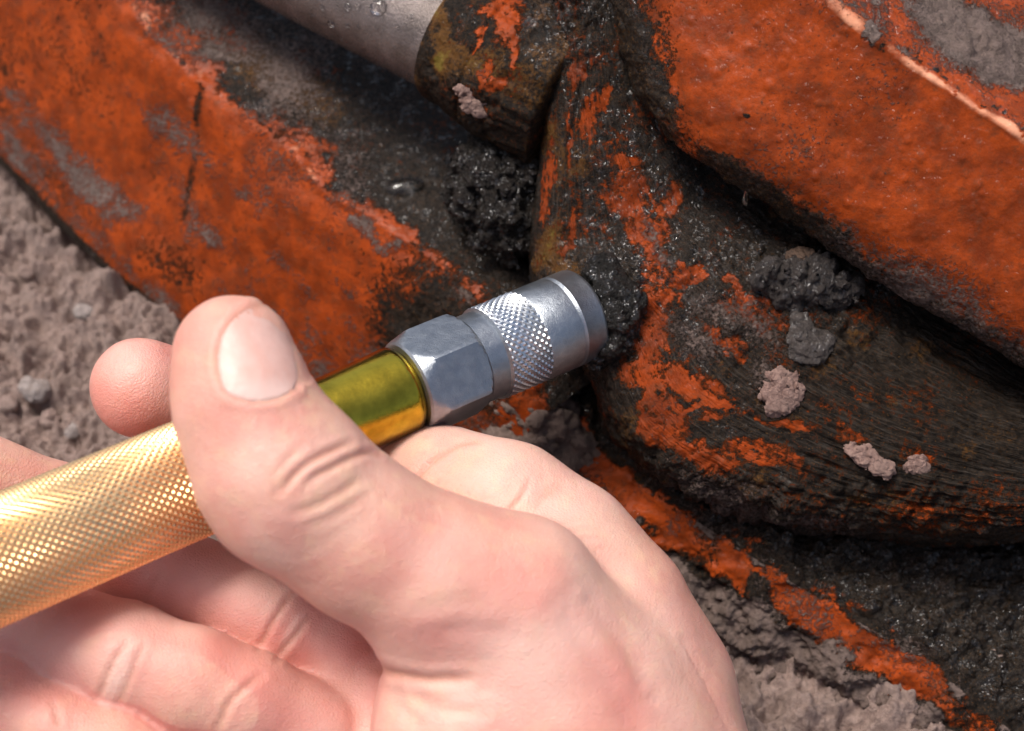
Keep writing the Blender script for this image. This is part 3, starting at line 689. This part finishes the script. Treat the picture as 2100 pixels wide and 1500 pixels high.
# ------------------------------------------------------------------ water drops
ORD = ['topmost', 'second', 'third', 'fourth', 'fifth', 'sixth', 'seventh', 'eighth', 'ninth', 'tenth', 'eleventh', 'twelfth', 'thirteenth', 'fourteenth', 'fifteenth', 'sixteenth']
def ordered(L, key): return sorted(L, key=lambda a: a[key])
def drop(u_, v_, rx, ry, ht, label, group='water drops on the machine', ang=0):
    p, n = hit(u_, v_)
    if p is None: return
    n = n * .5 + (RM @ np.array([0, .1, 1.0])) * .5; n /= np.linalg.norm(n)
    k = 1 - (p @ n * 0)
    e1 = np.cross(RM @ np.array([0, 1.0, 0]), n); e1 /= np.linalg.norm(e1); e2 = np.cross(n, e1)
    a = math.radians(ang); f1 = e1 * math.cos(a) + e2 * math.sin(a); f2 = -e1 * math.sin(a) + e2 * math.cos(a)
    nr, ns = 8, 18; V = []
    for i in range(nr):
        ph = i / nr * math.pi / 2
        for j in range(ns):
            t = 2 * math.pi * j / ns; V.append(p + math.cos(ph) * (rx * math.cos(t) * f1 + ry * math.sin(t) * f2) + (ht * math.sin(ph) - 1.5) * n)
    V.append(p + (ht - 1.5) * n); V.append(p - 2.0 * n)
    F = [[i * ns + j, i * ns + (j + 1) % ns, (i + 1) * ns + (j + 1) % ns, (i + 1) * ns + j] for i in range(nr - 1) for j in range(ns)]
    F += [[(nr - 1) * ns + j, (nr - 1) * ns + (j + 1) % ns, nr * ns] for j in range(ns)] + [[(j + 1) % ns, j, nr * ns + 1] for j in range(ns)]
    V = np.array(V)
    o = mesh_obj('water_drop', V - p, np.array(F, dtype=object), M_water); o.location = p * S
    tag(o, label, 'water drop', group)
drop(832, 385, 46, 26, 14, 'big flat water drop on the dark top of the left arm', ang=8)
for k, a in enumerate(ordered([(662, 15, 7, 8), (693, 11, 6, 6), (714, 13, 10, 10), (736, 13, 7, 8), (680, 48, 10, 9), (714, 52, 7, 6), (736, 54, 5, 5), (816, 56, 6, 6), (640, 30, 5, 5), (760, 70, 4, 4), (700, 80, 4, 4), (845, 35, 5, 7)], 0)):
    drop(*a, min(a[2:]) * .6, ('leftmost' if k == 0 else ORD[k] + ' from the left') + ' of the small clear water drops on the grey hydraulic rod', 'small water drops on the rod')
drop(777, 15, 22, 17, 10, 'largest water drop on the grey hydraulic rod, near the top edge')
for k, a in enumerate(ordered([(1252, 444, 7, 10), (1328, 472, 5, 8), (1348, 520, 6, 10), (1358, 550, 4, 11), (1334, 462, 4, 7), (1300, 470, 5, 7), (1312, 545, 4, 10), (1309, 568, 5, 9), (1390, 490, 8, 5), (1422, 512, 8, 6), (1350, 505, 4, 6), (1375, 515, 5, 6), (1368, 470, 4, 5), (1340, 500, 3, 8), (1428, 540, 5, 4), (1318, 520, 3, 5)], 1)):
    drop(*a, min(a[2:]) * 1.0, (ORD[k] + ' from the top' if k else ORD[k]) + ' of the small water drops on the orange patch of the pivot', 'small water drops on the pivot')
for k, a in enumerate(ordered([(1408, 340, 5, 4), (1430, 355, 6, 4), (1402, 370, 4, 4), (1439, 405, 7, 5), (1501, 427, 7, 6), (1512, 437, 5, 5), (1516, 448, 4, 6), (1452, 368, 7, 3), (1266, 162, 4, 5), (1284, 230, 3, 8), (1209, 215, 5, 6), (1320, 290, 3, 5)], 0)):
    drop(*a, min(a[2:]) * 1.0, ('leftmost' if k == 0 else ORD[k] + ' from the left') + ' of the tiny water drops on dark grease beside the upper plate', 'tiny water drops in the gap')
# the drop hanging from the upper plate's edge
p = U(1530, 388, 92); dn = np.array([0.1, 0, -1.0]); V = []; nr, ns = 12, 14
dn /= np.linalg.norm(dn); e1 = np.array([1.0, 0, .1]); e2 = np.cross(dn, e1)
for i in range(nr + 1):
    t = i / nr; r = 9.5 * math.sin(math.pi * min(1, t ** 1.25)) ** .6 * (.45 + .55 * t) + .01
    for j in range(ns):
        a = 2 * math.pi * j / ns; V.append(t * 52 * dn + r * (math.cos(a) * e1 + math.sin(a) * e2))
o = mesh_obj('water_drop', np.array(V), grid_faces(nr + 1, ns, True)[:, ::-1], M_water); o.location = p * S
tag(o, 'long water drop hanging from the lower edge of the upper orange plate', 'water drop', 'water drops on the machine')

# ------------------------------------------------------------------ grease coupler and its gold handle
tip = U(1190, 645, 20); tail = U(0, 1147, 590)
g_root = thing('grease_gun_hose', tail, 'silver grease coupler on a gold knurled handle, held to the fitting by the hand', 'grease coupler')
axd = (tail - tip) / np.linalg.norm(tail - tip)
ax_, e1, e2 = frame(tip, tail)
def along(prof, n, name, mat, smooth=True, hexa=False, ph=0.0):
    P = []
    th = np.linspace(0, 2 * np.pi, n, endpoint=False)
    for p_ in prof:
        s_, r_ = p_[0], p_[1]
        P.append(tip + s_ * ax_ + (r_ * np.ones(n))[:, None] * (np.cos(th)[:, None] * e1 + np.sin(th)[:, None] * e2))
    V = np.array(P).reshape(-1, 3)
    o = mesh_obj(name, V, grid_faces(len(prof), n, True)[:, ::-1], mat, g_root, smooth)
    return o
def smooth_edges(o, ang=35):
    me = o.data; me.update()
    for e in []: pass
    o.data.set_sharp_from_angle(angle=math.radians(ang))
R0 = 97
o = along([(30, 20), (2, 24), (0, 30), (-3, 84), (-1, 92), (3, 96), (8, R0), (50, R0), (51, R0 + .5), (59, R0 - 5), (60, R0), (133, R0), (139, R0 - 3)], 128, 'coupler_sleeve', M_steel); smooth_edges(o)
# knurled band
def knurl(name, s0, s1, r, ncirc, pitch, depth, mat, helix=1.0):
    na = int(round((s1 - s0) / pitch)) * 4 + 1; nc = ncirc * 4
    s_ = np.linspace(s0, s1, na); th = np.linspace(0, 2 * np.pi, nc, endpoint=False)
    A = (s_[:, None] - s0) / pitch; B = th[None] / (2 * np.pi) * ncirc
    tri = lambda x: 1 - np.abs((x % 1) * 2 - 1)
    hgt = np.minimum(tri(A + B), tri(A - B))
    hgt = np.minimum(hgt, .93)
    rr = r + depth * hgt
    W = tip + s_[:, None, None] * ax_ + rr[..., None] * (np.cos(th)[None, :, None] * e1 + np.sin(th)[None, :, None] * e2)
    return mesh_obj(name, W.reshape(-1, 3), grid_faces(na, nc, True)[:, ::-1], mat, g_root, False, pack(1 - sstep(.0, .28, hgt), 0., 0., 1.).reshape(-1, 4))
knurl('knurled_band', 139, 232, R0 - 4, 36, 16, 5.0, M_steel_knurl)
o = along([(232, 96), (236, 90), (276, 90), (280, 93)], 96, 'collar', M_steel); smooth_edges(o)
# hexagon with chamfered ends
n = 144; th = np.linspace(0, 2 * np.pi, n, endpoint=False); ROT6 = math.radians(17)
flat = 92 / np.cos(((th - ROT6 + np.pi / 6) % (np.pi / 3)) - np.pi / 6)
prof = []
for s_, lim in [(278, 88), (280, 94), (284, 99), (290, 104), (300, 106.5), (380, 106.5), (388, 104), (398, 99.5), (410, 95), (416, 92.5), (420, 88), (421, 76)]:
    prof.append(np.minimum(flat, lim))
V = np.array([tip + s_ * ax_ + r_[:, None] * (np.cos(th)[:, None] * e1 + np.sin(th)[:, None] * e2) for s_, r_ in zip([278, 280, 284, 290, 300, 380, 388, 398, 410, 416, 420, 421], prof)]).reshape(-1, 3)
o = mesh_obj('hex_nut', V, grid_faces(12, n, True)[:, ::-1], M_steel, g_root); smooth_edges(o, 18)
o = along([(416, 60), (420, 72), (422, 77), (427, 81), (430, 86.5), (445, 88), (500, 85), (580, 82), (880, 82)], 96, 'plated_tube', M_chromate); smooth_edges(o, 60)
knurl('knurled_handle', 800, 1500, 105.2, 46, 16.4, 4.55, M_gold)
o = along([(786, 80), (788, 96), (792, 103), (800, 106)], 96, 'handle_end_ring', M_gold); smooth_edges(o)

# ------------------------------------------------------------------ the hand
def build_hand():
    h = 6.0
    lo = np.array([-1230., -1120., -120 - D]); hi = np.array([760., 230., 860 - D])
    ax = [np.arange(a, b, h, dtype=np.float32) for a, b in zip(lo, hi)]
    shp = tuple(len(a) for a in ax)
    def chain(nodes, k=30, out=None):
        """smooth union of tapering capsules; nodes (u, v, z, r in photo px)"""
        f = np.full(shp, 400, np.float32) if out is None else out
        N = [(unproj(np.array(q[:3], float)), q[3] * (D - q[2]) / D) for q in nodes]
        if len(N) == 1: N = N * 2
        for (a, ra_), (b, rb_) in zip(N[:-1], N[1:]):
            m = max(ra_, rb_) + 110
            s = []
            for i in range(3):
                l, g = min(a[i], b[i]) - m, max(a[i], b[i]) + m
                s.append(slice(max(0, int((l - lo[i]) / h)), max(0, min(shp[i], int((g - lo[i]) / h) + 1))))
            X, Y, Z = ax[0][s[0]][:, None, None], ax[1][s[1]][None, :, None], ax[2][s[2]][None, None]
            if 0 in (X.size, Y.size, Z.size): continue
            ba = b - a; L = ba @ ba + 1e-6
            t = np.clip(((X - a[0]) * ba[0] + (Y - a[1]) * ba[1] + (Z - a[2]) * ba[2]) / L, 0, 1)
            d = np.sqrt((X - a[0] - t * ba[0]) ** 2 + (Y - a[1] - t * ba[1]) ** 2 + (Z - a[2] - t * ba[2]) ** 2) - (ra_ + (rb_ - ra_) * t)
            f[tuple(s)] = smin(f[tuple(s)], d.astype(np.float32), k)
        return f
    # thumb with the ball of the thumb
    f = chain([(478, 722, 585, 112), (480, 742, 588, 119), (503, 835, 605, 138), (560, 950, 600, 158), (600, 1000, 590, 166), (745, 1105, 555, 158), (900, 1190, 520, 168), (1050, 1245, 490, 172)], 40)
    f = chain([(1060, 1240, 485, 165), (1130, 1400, 440, 215), (1180, 1560, 400, 260), (1200, 1800, 370, 320)], 70, f)
    f = chain([(930, 1290, 480, 150), (960, 1420, 470, 170)], 60, f)
    low = chain([(985, 1500, 455, 225), (1040, 1700, 430, 300)], 60)
    f = smin(f, low, 26); del low
    # index finger, running behind the tool to its tip at the left
    g = chain([(1285, 1440, 290, 210), (1225, 1275, 290, 186), (1140, 1155, 280, 166), (1025, 1062, 255, 152), (905, 1000, 215, 120), (810, 960, 140, 92)], 46)
    g = chain([(1290, 1440, 290, 212), (1300, 1650, 300, 240), (1320, 1850, 300, 260)], 60, g)
    g = chain([(810, 960, 140, 92), (620, 900, 60, 90), (430, 830, 110, 96), (290, 796, 200, 104)], 30, g)
    f = smin(f, g, 20); g2 = g; del g
    web = chain([(1230, 1420, 380, 210), (1300, 1620, 380, 240)], 40)
    f = smin(f, web, 60); del web
    # palm
    p = chain([(690, 1330, 250, 110), (700, 1470, 260, 150), (720, 1640, 290, 200), (900, 1700, 300, 260)], 50)
    p = chain([(900, 1450, 270, 180), (1150, 1650, 280, 250)], 50, p)
    m = chain([(690, 1330, 285, 96), (570, 1278, 290, 98), (500, 1245, 296, 97), (400, 1205, 282, 99), (230, 1128, 220, 100), (110, 1050, 210, 98), (-50, 985, 300, 102)], 26)
    p = smin(p, m, 18); del m
    r = chain([(640, 1500, 380, 100), (500, 1438, 432, 104), (400, 1400, 442, 110), (255, 1345, 436, 110), (160, 1318, 415, 105), (40, 1280, 345, 108), (-80, 1200, 260, 100)], 26)
    p = smin(p, r, 7); del r
    q = chain([(360, 1620, 470, 108), (230, 1552, 480, 108), (120, 1500, 475, 98), (20, 1458, 455, 108), (-110, 1400, 370, 105)], 26)
    p = smin(p, q, 7); del q
    f = smin(f, p, 8); del p
    V, F = surface_nets(f, lo, h); del f
    V = relax(V, F, 6, .5)
    W = to_world(V); N = mesh_normals(W, F)
    if ((W - W.mean(0)) * N).sum() < 0: N = -N; F = F[:, ::-1]
    u, v, z = from_world(W)
    front = (N * (CAM - W) / np.linalg.norm(CAM - W, axis=1, keepdims=True)).sum(1) > -.15
    d = np.zeros(len(W)); cr = np.zeros(len(W))
    thumb = (z > 330)
    creases = [  # points, width, depth, lip, where
        ([(574, 1008), (592, 985), (619, 960), (667, 931), (718, 912)], 7, 7.5, 2.4, thumb), ([(628, 994), (650, 975), (690, 955), (745, 932), (775, 935)], 7, 7.0, 2.0, thumb),
        ([(600, 1052), (640, 1038), (690, 1012), (738, 985)], 8, 4.2, 1.6, thumb), ([(640, 1075), (700, 1050), (750, 1020)], 8, 2, 1, thumb), ([(560, 975), (585, 945), (620, 915)], 7, 2.5, 1, thumb),
        ([(575, 1040), (560, 1010), (566, 985)], 9, 2.5, 0, thumb),
        ([(850, 1000), (866, 968), (900, 935), (945, 912), (990, 903)], 5.5, 6, 1.2, z < 430), ([(1036, 1066), (1052, 1040), (1072, 1012), (1085, 985)], 5, 6, 2.0, z < 430), ([(1090, 1055), (1110, 1025), (1150, 1000)], 8, 3.0, 1.5, z < 430),
        ([(1140, 1105), (1180, 1090), (1230, 1085)], 5, 1.4, .8, z < 430), ([(1150, 1125), (1190, 1108), (1245, 1100)], 5, 1.2, .8, z < 430), ([(1130, 1085), (1165, 1070), (1210, 1060)], 5, 1.2, .8, z < 430), ([(1165, 1150), (1210, 1130), (1265, 1125)], 5, 1.2, .8, z < 430),
        ([(527, 1338), (553, 1291), (583, 1240), (602, 1215)], 6, 7, 2, z < 460), ([(566, 1356), (609, 1300), (636, 1262)], 6, 7, 2, z < 460), ([(300, 1240), (308, 1210), (328, 1168)], 7, 2.5, 1, z < 460),
        ([(198, 1440), (227, 1368), (257, 1317)], 6, 4.5, 1.5, z < 540), ([(238, 1456), (266, 1386), (293, 1322)], 6, 4, 1.5, z < 540), ([(446, 1497), (476, 1437), (510, 1405), (538, 1386)], 7, 6, 2, z < 540),
        ([(110, 1446), (118, 1480), (112, 1520)], 7, 6, 2, z < 560),
        ([(770, 1368), (820, 1384), (880, 1394), (960, 1392)], 10, 8, 3, thumb), ([(800, 1400), (815, 1440), (850, 1480)], 12, 5, 2, thumb), ([(830, 1420), (900, 1450), (990, 1460)], 11, 3.5, 2, thumb),
        ([(1190, 1215), (1240, 1275), (1290, 1340), (1330, 1420)], 26, 7, 0, z > 200), ([(1150, 1240), (1200, 1320), (1260, 1420), (1300, 1500)], 18, 3, 2, z > 200), ([(1400, 1330), (1440, 1400), (1480, 1500)], 14, 4, 2, z < 470),
        ([(890, 1300), (960, 1290), (1050, 1300)], 16, 2.2, 1, thumb), ([(870, 1250), (930, 1235), (990, 1240)], 14, 2, 1, thumb)]
    for pts, wd, dp, lip, where in creases:
        P = np.array([(a[0], a[1], 0) for a in pts], float); P = catmull(P, 24)
        r_ = seg_dist(u + fbm(W, 60, 2) * 3, v + fbm(W, 60, 2, off=4) * 3, P)
        e_ = np.minimum(1, np.minimum(np.hypot(u - P[0, 0], v - P[0, 1]), np.hypot(u - P[-1, 0], v - P[-1, 1])) / 26)
        ok = where & front; e_ = .25 + .75 * e_
        dp *= .62; lip *= .62
        d -= dp * np.exp(-(r_ / wd) ** 2) * ok * e_; cr += np.exp(-(r_ / (wd * .9)) ** 2) * ok * min(1, dp / 7) * e_ * (wd < 12)
        d += lip * np.exp(-((r_ - 2.3 * wd) / wd / 1.1) ** 2) * ok * e_
    # nail bed
    nail = [(556, 618), (520, 628), (484, 650), (456, 684), (445, 725), (447, 765), (458, 797), (480, 816), (520, 824), (565, 817), (606, 797), (640, 780), (650, 700), (620, 640), (590, 618)]
    inn = inside(u, v, nail) & front & thumb
    dn_ = seg_dist(u, v, nail + nail[:1])
    e2_ = seg_dist(u, v, nail[:11])
    okn = thumb & front
    d -= 2.2 * np.exp(-(e2_ / 5.0) ** 2) * okn
    d += 2.5 * np.exp(-((e2_ - 15) / 10) ** 2) * (~inn) * okn
    cr += .5 * np.exp(-(e2_ / 6) ** 2) * okn
    d += fbm(W, 130, 2) * 2.0 + 6 * blob(u, v, 1115, 1120, 60, 50, 30, .9) * thumb
    d = np.where(inn & (e2_ > 4), np.minimum(d, -2.0), d)
    W2 = W + N * d[:, None]
    red = .25 + .35 * fbm(W, 190, 3) + .35 * blob(u, v, 560, 850, 90, 30, 0, .9) * thumb + .55 * blob(u, v, 260, 800, 110, 110, 0, .8) * (z < 400) + .6 * (z < 520) * (v > 1100) * (u < 800) \
        + .5 * blob(u, v, 1230, 1330, 60, 130, -28, .9) + .35 * blob(u, v, 860, 1300, 130, 40, 0, .9) + .3 * blob(u, v, 60, 1460, 130, 100)
    pale = .15 + .3 * fbm(W, 150, 3, off=5) + .3 * blob(u, v, 1050, 1400, 160, 150, 0, .9) + .4 * blob(u, v, 240, 1390, 18, 60, 25, .9) + .4 * blob(u, v, 600, 1300, 14, 50, 30) + .25 * blob(u, v, 620, 1090, 120, 60)
    C = pack(np.clip(red, 0, .8), np.clip(pale, 0, .7), np.clip(cr, 0, 1), 1.0)
    root = thing('person', to_world(unproj(np.array([1200., 1700., 300.]))), 'bare hand, thumb up with a short nail, gripping the gold knurled handle', 'person')
    mesh_obj('hand', W2, F, M_skin, root, True, C)
    # the nail: a plate of its own, lying in its bed
    T = BVHTree.FromPolygons([Vector(x) for x in W2], F.tolist())
    poly = [(556, 616), (520, 628), (484, 650), (458, 684), (447, 725), (448, 765), (458, 797), (480, 815), (520, 823), (560, 819), (592, 806), (611, 786), (611, 760), (604, 724), (592, 690), (578, 655)]
    na, nr = 96, 22
    ring = catmull(np.array(poly + poly[:1] , float), na + 1)[:-1]
    ce = np.array([528., 725.]); top = np.zeros((nr + 1, na, 3)); nn = np.zeros_like(top); last = None
    for i in range(nr + 1):
        for j in range(na):
            q = ce + (ring[j] - ce) * (i / nr); dr = Vector(U(q[0], q[1], 0) - CAM).normalized(); ht = T.ray_cast(Vector(CAM), dr)
            k_ = 1.0
            while ht[0] is None and k_ > .5:
                k_ -= .02; qq = ce + (q - ce) * k_; ht = T.ray_cast(Vector(CAM), Vector(U(qq[0], qq[1], 0) - CAM).normalized())
            top[i, j] = ht[0]; nn[i, j] = ht[1]
    nn *= np.sign((nn * (CAM - top)).sum(-1, keepdims=True))
    for _ in range(30):
        top[1:-1] = .5 * top[1:-1] + .125 * (top[:-2] + top[2:] + np.roll(top[1:-1], 1, 1) + np.roll(top[1:-1], -1, 1))
        nn[1:-1] = .5 * nn[1:-1] + .125 * (nn[:-2] + nn[2:] + np.roll(nn[1:-1], 1, 1) + np.roll(nn[1:-1], -1, 1)); nn[0] = nn[0].mean(0); top[0] = top[1].mean(0)
    for _ in range(6): nn[-1] = (nn[-1] + np.roll(nn[-1], 1, 0) + np.roll(nn[-1], -1, 0)) / 3
    nn /= np.linalg.norm(nn, axis=-1, keepdims=True)
    ee = np.linspace(0, 1, nr + 1)[:, None]; lift = 2.6 * np.sqrt(np.clip(1 - ee ** 6, 0, 1)) - .4
    V_ = np.concatenate([(top + nn * lift[..., None]), (top[-1:] - nn[-1:] * 8)]).reshape(-1, 3)
    FF = grid_faces(nr + 2, na, True)
    uu = ce[0] + (ring[None, :, 0] - ce[0]) * ee; vv = ce[1] + (ring[None, :, 1] - ce[1]) * ee
    lun = .12 + .5 * blob(uu, vv, 530, 805, 60, 22, -5, .8) + .6 * blob(uu, vv, 560, 612, 50, 12, 0, .7)
    lun = np.concatenate([lun, lun[-1:]])
    Cn = pack(np.clip(lun, 0, 1), 0.0, 0.0, 1.0).reshape(-1, 4)
    mesh_obj('nail', V_, FF, M_nail, root, True, Cn)
build_hand()
for o in bpy.data.objects:
    if '_p' in o: del o['_p']
